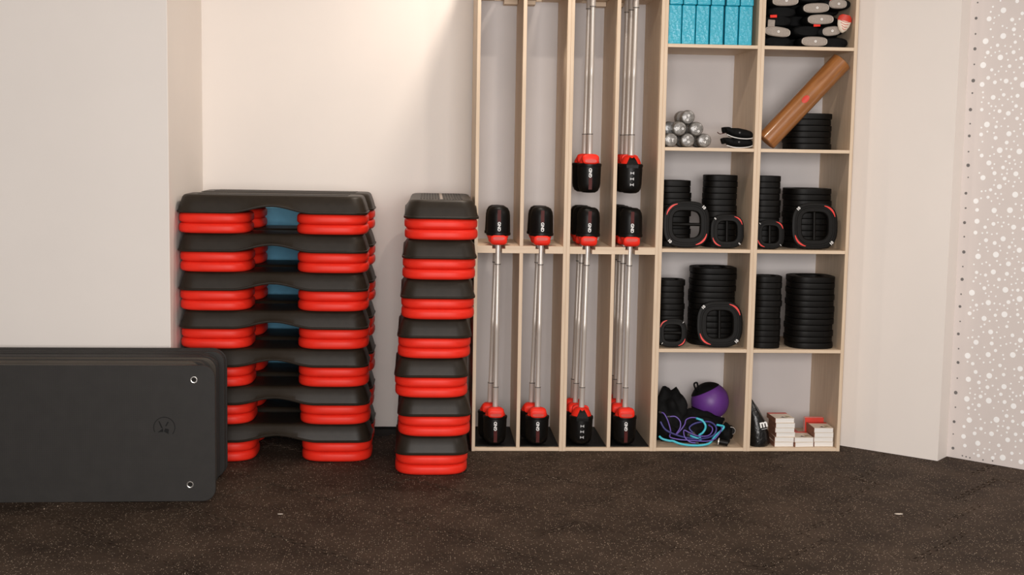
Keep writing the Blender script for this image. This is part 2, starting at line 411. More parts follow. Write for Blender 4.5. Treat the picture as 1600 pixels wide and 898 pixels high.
# ------------------------------------------------------------------ aerobic steps and risers
RH, PH = .0503, .0905
def riser_mesh():
    prof = [(.016,0),(.007,.003),(.001,.010),(0,.017),(0,.032),(.002,.040),(.008,.0472),(.018,RH)]
    return MB().loft([superellipse(.178-i, .178-i, 3.4, 48, z) for i, z in prof]).mesh('step_riser', 'red', 50)
def outline(L, W, r, inset, nx=44):
    pts = []; a, b = L/2-inset, W/2-inset; r = max(r-inset*.5, .01)
    for i in range(nx+1): pts.append((-a+r+(2*a-2*r)*i/nx, -b))
    for i in range(1, 8): t = -PI/2+PI/2*i/8; pts.append((a-r+r*math.cos(t), -b+r+r*math.sin(t)))
    for i in range(7): pts.append((a, -b+r+(2*b-2*r)*i/6))
    for i in range(1, 8): t = PI/2*i/8; pts.append((a-r+r*math.cos(t), b-r+r*math.sin(t)))
    for i in range(nx+1): pts.append((a-r-(2*a-2*r)*i/nx, b))
    for i in range(1, 8): t = PI/2+PI/2*i/8; pts.append((-a+r+r*math.cos(t), b-r+r*math.sin(t)))
    for i in range(7): pts.append((-a, b-r-(2*b-2*r)*i/6))
    for i in range(1, 8): t = PI+PI/2*i/8; pts.append((-a+r+r*math.cos(t), -b+r+r*math.sin(t)))
    return pts
def arch(x): return .034*(.5+.5*math.cos(PI*min(1, abs(x)/.205)))**1.0
PLN = .938; PW = .362
def platform_mesh():
    def ring(inset, z, k): return [Vector((x, y, z+arch(x)*k)) for x, y in outline(PLN, PW, .075, inset)]
    rings = [ring(.05, .060, 0), ring(.024, .050, .1), ring(.016, .0, 1), ring(.002, .0, 1), ring(0, .003, 1), ring(0, .010, 1), ring(.004, .012, 1), ring(.013, .045, .35), ring(.024, .076, 0), ring(.031, .086, 0), ring(.042, PH-.0005, 0), ring(.055, PH, 0)]
    return MB().loft(rings).mesh('step_platform', 'step', 38)
def rib_mesh():
    mb = MB()
    for k in range(15):
        if k == 7: continue
        y = -.098+k*.014
        mb.box(-.37, .37, y-.0038, y+.0038, PH-.001, PH+.0016)
    return mb.mesh('grip_ribs', 'rib')
RM, PM, RIB = riser_mesh(), platform_mesh(), rib_mesh()
STR = bx(-.37, .37, -.007, .007, PH-.001, PH+.0018).mesh('centre_stripe', 'stripe')
PITCH = 2*RH+PH
RX = PLN/2-.178
def stack(name, xs, ys, yaw, ends, n=7, feet=True):
    rnd = random.Random(len(name))
    for lv in range(n):
        cx, cy = xs[lv], ys[lv]; a = yaw + rnd.uniform(-.006, .006)
        z = lv*PITCH
        which = 'top' if lv == n-1 else 'bottom' if lv == 0 else ORD[n-1-lv] + ' from top'
        R_ = Matrix.Rotation(a, 4, 'Z')
        for e, s in ((ends[0], -1), (ends[1], 1)):
            for k in (0, 1):
                q = R_ @ Vector((s*RX+rnd.uniform(-.002,.002), rnd.uniform(-.002,.002), 0))
                tag(link('step_riser', RM, None, (cx+q.x, cy+q.y, z+k*RH), (0, 0, a)),
                    '%s red riser under the %s end of the %s step, %s' % (('lower', 'upper')[k], e, which, name), 'step riser', 'red step risers')
        o = tag(link('step_platform', PM, None, (cx, cy, z+2*RH), (0, 0, a)), 'black aerobic step platform, %s one in the %s' % (which, name), 'step platform', 'aerobic step platforms')
        if lv == n-1:
            link('grip_ribs', RIB, o); link('centre_stripe', STR, o)
XL = -.7425
stack('front wide stack', [XL+.022, XL+.012, XL+.006, XL+.004, XL+.002, XL, XL-.002], [-.066, -.072, -.070, -.068, -.070, -.066, -.068], 0, ('left', 'right'))
stack('rear wide stack', [XL+.02, XL+.016, XL+.018, XL+.015, XL+.018, XL+.016, XL+.015], [.345]*7, -.02, ('left', 'right'))
sx = [.052, .064, .050, .063, .074, .083, .090]
stack('narrow stack', sx, [-.045, -.047, -.05, -.046, -.05, -.045, -.04], PI/2, ('near', 'far'))

# blue sheet added behind the steps, standing in for bluish shade on the wall
tag(link('bluish_shade_sheet', bx(-.41, .41, -.008, .008, 0, 1.24).mesh('bluish_shade_sheet', 'blue', bevel=.004), None, (-.72, .580, 0)), 'added blue sheet standing in for bluish wall shade behind the wide step stacks', 'mat')

# ------------------------------------------------------------------ exercise mats
def mat_mesh(name, L, Hh_, th, r=.055, m='mat'):
    # origin at the lower right front corner, lying in XZ, thickness along +Y
    pts = []
    for cx, cz, t0 in ((-r, r, -PI/2), (-r, Hh_-r, 0), (-L+r, Hh_-r, PI/2), (-L+r, r, PI)):
        for i in range(7):
            t = t0+PI/2*i/6; pts.append((cx+r*math.cos(t), cz+r*math.sin(t)))
    e = .0018
    cxm, czm = -L/2, Hh_/2
    def sh(k): return [(cxm+(x-cxm)*(1-k/(L/2)), czm+(z-czm)*(1-k/(Hh_/2))) for x, z in pts]
    rings = [[Vector((x, y, z)) for x, z in sh(k)] for y, k in ((0, e), (e, 0), (th-e, 0), (th, e))]
    return MB().loft(rings).mesh(name, m, 30)
def exercise_mats():
    th = .0134; n = 36
    base = mat_mesh('exercise_mat', 1.78, .612, th, m='mat'); edge = mat_mesh('exercise_mat', 1.78, .612, th, m='mat_edge')
    rnd = random.Random(11); yaw = .022; lean = .012
    ring = MB(); N = 24
    prof = [(.0095, 0), (.0095, -.0022), (.0118, -.0034), (.0150, -.0030), (.0162, 0)]
    ring.loft([[Vector((r*math.cos(2*PI*i/N), y, r*math.sin(2*PI*i/N))) for i in range(N)] for r, y in prof], cap0=False, cap1=False)
    rm = ring.mesh('eyelet', 'chrome', 40)
    hole = MB().loft([[Vector((r*math.cos(2*PI*i/N), y, r*math.sin(2*PI*i/N))) for i in range(N)] for r, y in ((.0094, -.0002), (.0094, -.0008))]).mesh('eyelet_hole', 'joint')
    for i in range(n):
        y = -.962+i*.0146
        if i == 0: x, dz = -.912, 0
        elif i < 28: x, dz = -.945+rnd.uniform(-.045, .006), rnd.uniform(-.010, .003)
        else: x, dz = -.935+rnd.uniform(-.012, .006), rnd.uniform(-.004, .003)
        me = base if i in (0,) or i >= 28 or rnd.random() < .5 else edge
        lab = 'dark exercise mat at the front of the upright row, two metal eyelets showing' if i == 0 else \
              'dark exercise mat at the very back of the upright row, against the white pillar' if i == n-1 else \
              'dark exercise mat, %s behind the front mat of the upright row' % ordinal(i)
        o = tag(link('exercise_mat', me, None, (x, y, 0), (-lean, 0, yaw)), lab, 'exercise mat', 'upright exercise mats')
        sc_ = (.612+dz)/.612; o.scale = (1, 1, sc_)
        if i == 0:
            for ex, ez in ((-.092, .548), (-.112, .076)):
                e = link('eyelet', rm, o, (ex, -.0002, ez)); link('eyelet_hole', hole, e)
            lm = MB(); Nn = 40; cx, cz = -.222, .335
            for (r, a0, a1) in ((.046, -.7, 3.6),):
                inner = [Vector((cx+(r-.0016)*math.cos(a0+(a1-a0)*k/Nn), 0, cz+(r-.0016)*math.sin(a0+(a1-a0)*k/Nn))) for k in range(Nn+1)]
                outer = [Vector((cx+(r+.0016)*math.cos(a0+(a1-a0)*k/Nn), 0, cz+(r+.0016)*math.sin(a0+(a1-a0)*k/Nn))) for k in range(Nn+1)]
                lm.loft([inner, [p+Vector((0,-.0012,0)) for p in inner], [p+Vector((0,-.0012,0)) for p in outer], outer], False, False, closed=False)
            for pts in ([(-.026,.030),(-.020,.028),(-.006,-.004),(-.014,-.002)], [(-.030,-.022),(-.006,-.004),(-.004,-.020)], [(.004,-.004),(.020,-.008),(.018,-.030),(-.002,-.018)], [(.014,.026),(.020,.024),(.008,.004),(.004,.008)]):
                P = [Vector((cx+a, 0, cz+b)) for a, b in pts]
                lm.loft([P, [p+Vector((0,-.0012,0)) for p in P]])
            link('embossed_logo', lm.mesh('embossed_logo', 'black_rubber'), o)
exercise_mats()

# ------------------------------------------------------------------ weight plates
PT = .0318
def plate_meshes(S, numeral):
    a = S/2; hx, hy = a*.60, a*.58
    N = 56
    def oc(k): return superellipse(k*a, k*a, 2.9, N)
    def ic(k): return superellipse(hx*k, hy*k, 3.6, N)
    rings = []
    for pts, z in ((ic(1.0), .005), (ic(1.06), .0), (oc(.965), .0), (oc(.995), .002), (oc(1.0), .006), (oc(1.0), PT-.006), (oc(.995), PT-.002), (oc(.965), PT-.0006), (oc(.88), PT-.0006), (oc(.865), PT-.0026), (oc(.80), PT-.0026), (oc(.785), PT-.0006), (ic(1.06), PT-.0006), (ic(1.0), PT-.005), (ic(1.0), .005)):
        rings.append([Vector((p.x, p.y, z)) for p in pts])
    body = MB().loft(rings, False, False).mesh('weight_plate', 'plate', 35)
    arcs = []
    for a0 in (PI*.60, PI*1.60):
        mb = MB(); K = 14; i0, o0 = [], []
        for k in range(K+1):
            t = a0+(PI*.30)*k/K; c, s = math.cos(t), math.sin(t)
            q = Vector((math.copysign(abs(c)**(2/2.9), c), math.copysign(abs(s)**(2/2.9), s), 0))
            wv = .036*math.sin(PI*(.12+.76*k/K))
            i0.append(q*a*(.905-wv)); o0.append(q*a*(.905+wv))
        z0, z1 = PT-.004, PT+.0012
        mb.loft([[Vector((p.x,p.y,z)) for p, z in ((i, z0), (i, z1), (o, z1), (o, z0))] for i, o in zip(i0, o0)])
        arcs.append(mb.mesh('red_arc', 'plate_red', 40))
    bar = MB().loft([[Vector((x, r*math.cos(2*PI*k/10), PT*.45+r*math.sin(2*PI*k/10))) for k in range(10)] for x, r in ((-hx-.004,.009),(-hx*.5,.0085),(hx*.5,.0085),(hx+.004,.009))]).mesh('grip_bar', 'plate', 40)
    tx = text_mesh('numeral', numeral, S*.085, 'white')
    return body, arcs, bar, tx
P_BIG, P_MID, P_SML = plate_meshes(.245, '10'), plate_meshes(.178, '5'), plate_meshes(.152, '1')
def plate_stack(desc, spec, S, x, y, z, n):
    rnd = random.Random(hash(desc) % 1000 if False else sum(map(ord, desc))+n)
    for i in range(n):
        tag(link('weight_plate', spec[0], None, (x+rnd.uniform(-.004,.004), y+rnd.uniform(-.004,.004), z+.0004+i*(PT+.0003)), (0, 0, rnd.choice((0, PI/2, PI))+rnd.uniform(-.03,.03))),
            'black weight plate, %s of the %s' % (rank(i, n, 'bottom', 'top'), desc), 'weight plate', 'stacked weight plates')
Z2, Z3, Z4 = SH[2]+T, SH[1]+T, SH[0]+T
plate_stack('left stack in the upper left plate cubby', P_MID, .178, 1.345, .235, Z3, 11)
plate_stack('right stack in the upper left plate cubby', P_MID, .178, 1.592, .215, Z3, 12)
plate_stack('slim stack in the upper right plate cubby', P_SML, .152, 1.834, .19, Z3, 12)
plate_stack('wide stack in the upper right plate cubby', P_BIG, .245, 2.078, .245, Z3, 10)
plate_stack('slim stack in the lower left plate cubby', P_SML, .152, 1.33, .185, Z4, 11)
plate_stack('wide stack in the lower left plate cubby', P_BIG, .245, 1.572, .24, Z4, 13)
plate_stack('slim stack in the lower right plate cubby', P_SML, .152, 1.838, .105, Z4, 12)
plate_stack('wide stack in the lower right plate cubby', P_BIG, .245, 2.085, .145, Z4, 12)
plate_stack('low stack behind the brown roll', P_BIG, .245, 2.068, .26, Z2, 6)
def standing_plate(label, spec, S, x, y, z, spin, lean):
    lift = S/2*math.cos(lean)
    o = tag(link('weight_plate', spec[0], None, (x, y, z+lift+.001), (PI/2-lean, 0, 0)), label, 'weight plate', 'weight plates leaning on the stacks')
    o.rotation_euler = (Matrix.Rotation(PI/2-lean, 4, 'X') @ Matrix.Rotation(spin, 4, 'Z')).to_euler()
    for m in spec[1]: link('red_arc', m, o)
    link('grip_bar', spec[2], o)
    d = S/2*.735
    for q in (0, 1):
        link('numeral', spec[3], o, ((d, d, PT-.0004) if q == 0 else (-d, -d, PT-.0004)), (0, 0, -PI/4))
    return o
standing_plate('large black plate with red arcs at the left of the left upper plate cubby', P_BIG, .245, 1.387, .098, Z3, 0, .10)
standing_plate('smaller black plate with red arcs beside it in the left upper plate cubby', P_MID, .178, 1.603, .085, Z3, PI/2, .10)
standing_plate('small black plate partly behind the upright of the right upper plate cubby', P_SML, .152, 1.830, .072, Z3, PI/2, .10)
standing_plate('large black plate with red arcs leaning in the right upper plate cubby', P_BIG, .245, 2.073, .088, Z3, PI/2, .10)
standing_plate('small black plate leaning at the left of the left lower plate cubby', P_SML, .152, 1.325, .072, Z4, 0, .10)
standing_plate('large black plate with red arcs leaning in the left lower plate cubby', P_BIG, .245, 1.580, .085, Z4, PI/2, .10)

# ------------------------------------------------------------------ blue blocks
Z1 = SH[3]+T
blk = bx(-.0345, .0345, 0, .152, 0, .2005).mesh('yoga_block', 'block', bevel=.006, segs=3)
for row in range(2):
    for i, x in enumerate((1.286, 1.3585, 1.431, 1.5045, 1.583, 1.6555)):
        tag(link('yoga_block', blk, None, (x+(.004 if row else 0), .030+random.uniform(-.004,.006), Z1+.0005+row*.2012), (0, 0, random.uniform(-.012,.012))),
            '%s film-wrapped blue foam block from left in the %s row of the top cubby' % (ORD[i], ('lower', 'upper')[row]), 'yoga block', 'blue foam blocks')

# ------------------------------------------------------------------ black padded rolls with grey pads
def padded_rolls():
    def roll(a, b, L=.15):
        return MB().loft([superellipse(a*k, b*k, 2.6, 28, 0) and [Vector((p.x, y, p.y)) for p in superellipse(a*k, b*k, 2.6, 28)] for y, k in ((0,.80),(.008,.95),(.025,1),(L-.025,1),(L,.85))]).mesh('padded_roll', 'cloth_black', 40)
    def pad(a, b):
        p = MB().loft([[Vector((q.x, y, q.y)) for q in superellipse(a*k, b*k, 2.7, 32)] for y, k in ((.012,.92),(-.004,.92),(-.007,.85))]).mesh('oval_pad', 'pad', 30)
        r = MB().loft([[Vector((q.x, y, q.y)) for q in superellipse(a*k, b*k, 2.7, 32)] for y, k in ((.014,1.0),(-.004,1.0),(-.0062,.96),(-.004,.92),(.010,.92))], False, False).mesh('pad_trim', 'pad_rim', 30)
        return p, r
    R0 = roll(.074, .0285); RB = roll(.0755, .0300, .24); Pm = pad(.068, .025); Ps = pad(.047, .024)
    tri = text_mesh('lettering', 'o', .022, 'white')
    G = 'padded rolls heaped in the top right cubby'
    spots = [  # x, z, tilt, pad size
        (2.030, 2.168, 0, 'm', 'lowest, lying on the shelf'), (1.832, 2.214, .10, 'm', 'low at the left upright'), (2.120, 2.224, -.12, 's', 'low beside the red and white pouch'),
        (2.058, 2.282, -.03, 'm', 'middle of the heap'), (2.032, 2.340, -.05, 'm', 'second highest of the heap in view'), (1.868, 2.372, -.04, 'm', 'high at the left upright'),
        (2.148, 2.364, 0, 's', 'high at the right side')]
    for x, z, t, k, d in spots:
        o = tag(link('padded_roll', R0, None, (x, .062 if k == 'm' else .070, z), (0, t, 0)), 'black padded roll with grey oval end pad, ' + d, 'padded roll', G)
        p, r = Pm if k == 'm' else Ps
        link('oval_pad', p, o); link('pad_trim', r, o); link('lettering', tri, o, (.004, -.0072, .002), (PI/2, 0, 0))
    for x, z, d in ((1.842, 2.1655, 'bottom left of the heap'), (1.842, 2.272, 'below the upper left pad'), (1.862, 2.318, 'under the upper left roll'), (2.146, 2.1655, 'bottom right of the heap'), (2.0, 2.2235, 'above the lowest padded roll'), (2.004, 2.398, 'at the top edge of the picture')):
        tag(link('padded_roll', R0, None, (x, .085, z), (0, 0, 0)), 'plain black padded roll, ' + d, 'padded roll', G)
    for cI, xx in enumerate((1.832, 1.987, 2.142)):
        for k in range(7):
            tag(link('padded_roll', RB, None, (xx+random.uniform(-.002,.002), .245, Z1+.031+k*.0605)), 'black padded roll in the back layer of the heap, %s column, %s' % (('left', 'middle', 'right')[cI], rank(k, 7, 'bottom', 'top')), 'padded roll', G)
    tabm = bx(-.018, .018, -.004, .004, -.010, .010).mesh('red_tab', 'red', bevel=.002)
    for (x, z), d in (((1.810, 2.293), 'at the left of the heap'), ((2.042, 2.2525), 'between the lower padded rolls'), ((2.120, 2.392), 'at the top right of the heap')):
        o = tag(link('cloth_tab', tabm, None, (x, .070, z), (0, random.uniform(-.2,.2), 0)), 'small red cloth tab sticking out ' + d, 'cloth tab', 'red tabs in the heap'); o.scale = (1, 1, .75)
    sq = tag(link('pad_patch', bx(-.019, .019, -.004, .004, -.019, .019).mesh('pad_patch', 'pad', bevel=.004), None, (1.800, .070, 2.2565), (0, .05, 0)), 'small square grey pad by the left upright of the top cubby', 'pad')
    # pouch
    pm = MB(); rings = []
    for k, (z, w_) in enumerate(((-.048,.006),(-.035,.020),(-.010,.033),(.015,.037),(.032,.034))):
        rings.append([Vector((w_*math.cos(2*PI*i/20), .018*math.sin(2*PI*i/20)*(1 if w_ > .01 else .4), z)) for i in range(20)])
    po = tag(link('pouch', pm.loft(rings).mesh('pouch', 'cover', 50), None, (2.178, .048, 2.262), (0, .2, 0)), 'small white and red pouch at the right wall of the top cubby', 'pouch')
    pr = MB().loft([[Vector((w_*math.cos(2*PI*i/20), .0192*math.sin(2*PI*i/20), z)) for i in range(20)] for z, w_ in ((.012,.0385),(.034,.0355),(.044,.024))]).mesh('pouch_flap', 'book_red', 50)
    link('pouch_flap', pr, po)
    st = MB()
    for q in range(4): st.tube([(-.028+q*.006, -.0170-.001*q, .012-q*.012), (0, -.0205, .006-q*.013), (.024-q*.004, -.0165, .012-q*.014)], .0013, 6, 4)
    link('pouch_stripes', st.mesh('pouch_stripes', 'book_red'), po)
padded_rolls()

# ------------------------------------------------------------------ dumbbells
def dumbbells():
    r = .0372
    def end(m): return MB().lathe([(.006,-.001),(r*.60,-.001),(r*.86,.002),(r*.97,.010),(r,.022),(r,.060),(r*.9,.072),(.016,.080)], 26, Matrix.Rotation(-PI/2, 4, 'X')).mesh('weight_end', m, 40)
    E1, E2 = end('dumbbell'), end('dumbbell_dark')
    Hn = MB().lathe([(.0145,.07),(.0165,.11),(.0145,.15)], 16, Matrix.Rotation(-PI/2, 4, 'X')).mesh('handle', 'dumbbell_dark', 40)
    tx = [text_mesh('lettering', s, .022, 'white') for s in ('T', 'o')]
    pos = [(1.2865, 0, 'bottom left of the pyramid'), (1.3775, 0, 'bottom middle of the pyramid'), (1.4665, 0, 'bottom right of the pyramid'),
           (1.331, 1, 'left of the second row'), (1.4215, 1, 'right of the second row'), (1.376, 2, 'at the peak of the pyramid')]
    for i, (x, row, d) in enumerate(pos):
        z = Z2+r+.0006+row*.0598
        t = thing('dumbbell', 'grey dumbbell end-on, ' + d, 'dumbbell', (x, .045+.006*(i % 3), z), (0, i*.9, 0), 'dumbbells in a pyramid')
        link('weight_end', E1, t); link('handle', Hn, t); e = link('weight_end', E1, t, (0, .22, 0), (0, 0, PI))
        link('lettering', tx[i % 2], t, (.008, -.0014, -.002), (PI/2, 0, 0)); link('lettering', tx[1], t, (-.012, -.0014, .008), (PI/2, 1, 0))
    t = thing('dumbbell', 'darker dumbbell set back behind the left of the pyramid', 'dumbbell', (1.287, .30, Z2+.0955), (0, 0, 0), 'dumbbells in a pyramid')
    t.location = (1.287, .1, Z2+.0985)
    link('weight_end', E2, t); link('handle', Hn, t); link('weight_end', E2, t, (0, .22, 0), (0, 0, PI))
    t.location.y = .10; t.location.x = 1.2605+.026
dumbbells()

# ------------------------------------------------------------------ black gloves
def gloves():
    def glove(seed):
        mb = MB(); rnd = random.Random(seed)
        rings = []
        for x, hy, z0, z1 in ((.000,.030,-.012,.012),(.012,.046,-.019,.020),(.050,.055,-.022,.024),(.090,.052,-.020,.022),(.118,.046,-.016,.017),(.126,.040,-.010,.011)):
            z0, z1 = z0*1.22, z1*1.22; rings.append([Vector((x, hy*math.copysign(abs(math.cos(2*PI*i/24))**.8, math.cos(2*PI*i/24)), (z1 if math.sin(2*PI*i/24) > 0 else -z0)*math.sin(2*PI*i/24))) for i in range(24)])
        mb.loft(rings); body = mb.mesh('glove', 'cloth_black', 60)
        fm = [MB().tube([(.02, yy, .002), (-.006, yy, .012), (-.020-ln, yy*1.1, .006)], .0150, 10, 5).mesh('finger', 'cloth_black', 60) for yy, ln in ((-.036,.000),(-.012,.010),(.012,.010),(.036,.002))]
        trim = MB().tube([(-.010,-.034,-.014),(.02,-.0535,-.023),(.06,-.0565,-.025),(.10,-.052,-.021),(.124,-.044,-.014)], .0022, 6, 5).mesh('white_trim', 'white', 60)
        stud = MB().lathe([(.001,0),(.006,0),(.005,.003),(.001,.004)], 12, Matrix.Rotation(PI/2, 4, 'X')).mesh('stud', 'dark_grey', 40)
        return body, fm, trim, stud
    for k, (x, z, tilt, d) in enumerate(((1.590, Z2+.0285, 0, 'lower black padded glove with white edging beside the dumbbells'), (1.592, Z2+.083, .12, 'upper black padded glove with white edging lying on the other glove'))):
        b, f, tr, st = glove(k)
        o = tag(link('glove', b, None, (x, .075, z), (0, tilt, 0)), d, 'glove', 'pair of gloves')
        for q in f: link('finger', q, o)
        link('white_trim', tr, o); link('stud', st, o, (.05, -.0545, .004))
    tag(link('red_cord', MB().tube([(1.530, .05, Z2+.082), (1.545, .06, Z2+.074), (1.562, .065, Z2+.076), (1.588, .075, Z2+.083)], .0022, 6, 4).mesh('red_cord', 'dark_red_print'), None), 'thin dark red cord poking out from the upper glove', 'cord')
gloves()

# ------------------------------------------------------------------ brown roll
def brown_roll():
    r, L = .056, .575
    ax = Vector((math.cos(math.radians(47.5)), 0, math.sin(math.radians(47.5))))
    base = Vector((1.7525+r*ax.z+.0025, .075, Z2+r*ax.x+.001))
    q = Vector((0, 0, 1)).rotation_difference(ax)
    t = thing('rolled_mat', 'glossy brown wrapped roll leaning diagonally across the right cubby', 'roll', base, q.to_euler())
    link('wrap', MB().lathe([(r-.004,0),(r,.003),(r,L-.003),(r-.004,L)], 40).mesh('wrap', 'roll', 30), t)
    link('end_disc', MB().lathe([(.006,L-.002),(r-.008,L-.002),(r-.008,L+.001),(.006,L+.0005)], 32).mesh('end_disc', 'roll_end', 30), t)
    link('end_disc', MB().lathe([(.006,-.0008),(r-.008,-.0008),(r-.008,.002),(.006,.002)], 32).mesh('end_disc', 'roll_end', 30), t)
    R = q.to_matrix().inverted(); f = R @ Vector((-.12, -.97, .18)); a0 = math.atan2(f.y, f.x)
    N = 20; rr = r+.0008; rings = []
    for sc in (1, .7, .4, .1):
        ring = []
        for k in range(N):
            c, s = math.cos(2*PI*k/N)*sc, math.sin(2*PI*k/N)*sc
            an = a0+c*.016/r; ring.append(Vector((rr*math.cos(an), rr*math.sin(an), .29+s*.024)))
        rings.append(ring)
    mb = MB().loft(rings, False, True)
    link('sticker', mb.mesh('sticker', 'sticker'), t)
brown_roll()

# ------------------------------------------------------------------ lumpy soft shapes
def lump(name, m, c, h, amp, freq, seed, floor_z, box=None, sub=4):
    bm = bmesh.new(); bmesh.ops.create_icosphere(bm, subdivisions=sub, radius=1)
    for v in bm.verts:
        n = noise.noise(v.co*freq+Vector((seed, seed*2, 0)))+.5*noise.noise(v.co*freq*2.3+Vector((0, seed, 3)))
        p = v.co*(1+amp*n)
        q = Vector((p.x*h[0], p.y*h[1], p.z*h[2]))
        w_ = q+Vector(c)
        if w_.z < floor_z: w_.z = floor_z
        if box: w_.x = min(max(w_.x, box[0]), box[1]); w_.y = min(max(w_.y, box[2]), box[3])
        v.co = w_-Vector((c[0], c[1], floor_z))
    me = bpy.data.meshes.new(name); bm.to_mesh(me); bm.free(); me.materials.append(M[m])
    for p in me.polygons: p.use_smooth = True
    return link(name, me, None, (c[0], c[1], floor_z))
FZ = .0198
box = (1.252, 1.712, .03, .49)
tag(lump('cloth_bag', 'cloth_black', (1.345, .20, .15), (.098, .12, .150), .30, 1.9, 3.1, FZ, (1.252, 1.46, .06, .40)), 'crumpled black cloth bag at the left of the bottom left cubby', 'bag')
tag(lump('cloth_bundle', 'cloth_black', (1.465, .16, .10), (.165, .095, .088), .30, 2.3, 8.4, FZ, box), 'black cloth bundle under the purple ball and coiled tubes', 'bundle')
tag(lump('foam_grip', 'cloth_black', (1.645, .12, .070), (.040, .060, .052), .35, 2.0, 5.2, FZ, box, 3), 'black foam grip at the right end of the coiled tubes', 'grip')

def ball():
    R = .104; c = (1.590, .275, .218)
    bm = bmesh.new(); bmesh.ops.create_uvsphere(bm, u_segments=40, v_segments=24, radius=R)
    me = bpy.data.meshes.new('ball'); bm.to_mesh(me); bm.free(); me.materials.append(M['purple'])
    for p in me.polygons: p.use_smooth = True
    o = tag(link('ball', me, None, c), 'purple ball with black bands in the bottom left cubby', 'ball')
    for nrm, d in ((Vector((-.42, .10, .90)), .066), (Vector((-.34, -.10, -.93)), .062)):
        bm = bmesh.new(); bmesh.ops.create_uvsphere(bm, u_segments=64, v_segments=40, radius=R+.0022)
        nrm.normalize()
        bmesh.ops.bisect_plane(bm, geom=bm.verts[:]+bm.edges[:]+bm.faces[:], plane_co=nrm*d, plane_no=nrm, clear_inner=True)
        me = bpy.data.meshes.new('black_band'); bm.to_mesh(me); bm.free(); me.materials.append(M['cloth_black'])
        for p in me.polygons: p.use_smooth = True
        link('black_band', me, o)
    lp = MB().tube([(-.075,-.045,.065),(-.098,-.06,.085),(-.104,-.06,.108),(-.088,-.055,.112),(-.080,-.05,.09),(-.068,-.045,.070)], .005, 8, 5)
    link('carry_loop', lp.mesh('carry_loop', 'cloth_black', 60), o)
ball()

CY = [(1.267,.03,.075),(1.283,.02,.063),(1.318,.016,.054),(1.34,.016,.052),(1.371,.014,.040),(1.416,.014,.031),(1.469,.014,.029),(1.514,.02,.032),(1.543,.03,.041),(1.573,.05,.072),(1.61,.06,.102),(1.623,.07,.120),(1.594,.09,.124),(1.553,.11,.131),(1.501,.08,.155),(1.47,.05,.168),(1.497,.04,.159),(1.513,.03,.139),(1.514,.03,.117),(1.501,.03,.095),(1.483,.035,.078),(1.493,.03,.059),(1.458,.03,.07),(1.433,.04,.079)]
PU = [(1.281,.07,.195),(1.293,.06,.193),(1.308,.05,.17),(1.321,.045,.136),(1.33,.04,.097),(1.326,.045,.072),(1.34,.04,.063),(1.383,.03,.057),(1.448,.022,.054),(1.516,.024,.050),(1.56,.03,.057),(1.58,.04,.07),(1.607,.05,.108),(1.605,.10,.12),(1.542,.07,.128),(1.553,.05,.122),(1.556,.04,.106),(1.542,.033,.085),(1.515,.025,.077),(1.469,.022,.08),(1.426,.028,.097),(1.4,.033,.107),(1.404,.028,.072),(1.43,.018,.048),(1.465,.016,.042)]
P2 = [(1.325,.06,.175),(1.354,.055,.177),(1.375,.05,.161),(1.383,.045,.14),(1.378,.04,.114),(1.356,.035,.082),(1.381,.03,.108),(1.403,.035,.138),(1.412,.045,.161),(1.44,.055,.171),(1.476,.06,.169)]
IN = [(1.275,.05,.15),(1.30,.04,.11),(1.35,.035,.085),(1.42,.03,.066),(1.50,.028,.063),(1.56,.035,.08),(1.575,.04,.12),(1.54,.045,.15),(1.47,.045,.145),(1.43,.04,.12),(1.45,.032,.092)]
def coil(name, label, pts, r, m, ends):
    c = Vector(pts[0]); c.z = FZ
    o = tag(link(name, MB().tube([Vector(p)-c for p in pts], r, 8, 6).mesh(name, m, 60), None, c), label, 'rubber tube', 'coiled rubber tubes')
    for i in ends:
        p, q = Vector(pts[i]), Vector(pts[1 if i == 0 else -2])
        d = (p-q).normalized()
        link('handle_end', MB().tube([p-c-d*.004, p-c+d*.012], r*1.7, 8, 1).mesh('handle_end', 'dark_grey', 40), o)
    return o
coil('rubber_tube', 'cyan rubber tube coiled at the front of the bottom left cubby', CY, .0062, 'cyan', (-1,))
coil('rubber_tube', 'long purple rubber tube looped over the black bundle', PU, .0036, 'purple_tube', (0, -1))
coil('rubber_tube', 'short purple rubber tube curling below the black bag', P2, .0036, 'purple_tube', (0,))
coil('rubber_tube', 'dark blue rubber tube tangled under the purple tubes', IN, .0055, 'indigo', (-1,))
def handle(label, p, q, r):
    c = Vector(p); c.z = FZ
    o = tag(link('tube_handle', MB().tube([Vector(p)-c, Vector(q)-c], r, 16, 1).mesh('tube_handle', 'black', 40), None, c), label, 'handle', 'tube handles')
    d = (Vector(q)-Vector(p)).normalized()
    link('handle_ring', MB().tube([Vector(p)-c+d*.004, Vector(p)-c+d*.010], r*1.12, 16, 1).mesh('handle_ring', 'steel', 40), o)
handle('short black handle lying at the front right of the coiled tubes', (1.585,.045,.046), (1.640,.030,.038), .017)
handle('black handle end sticking up at the right of the purple ball', (1.672,.09,.092), (1.672,.20,.085), .019)

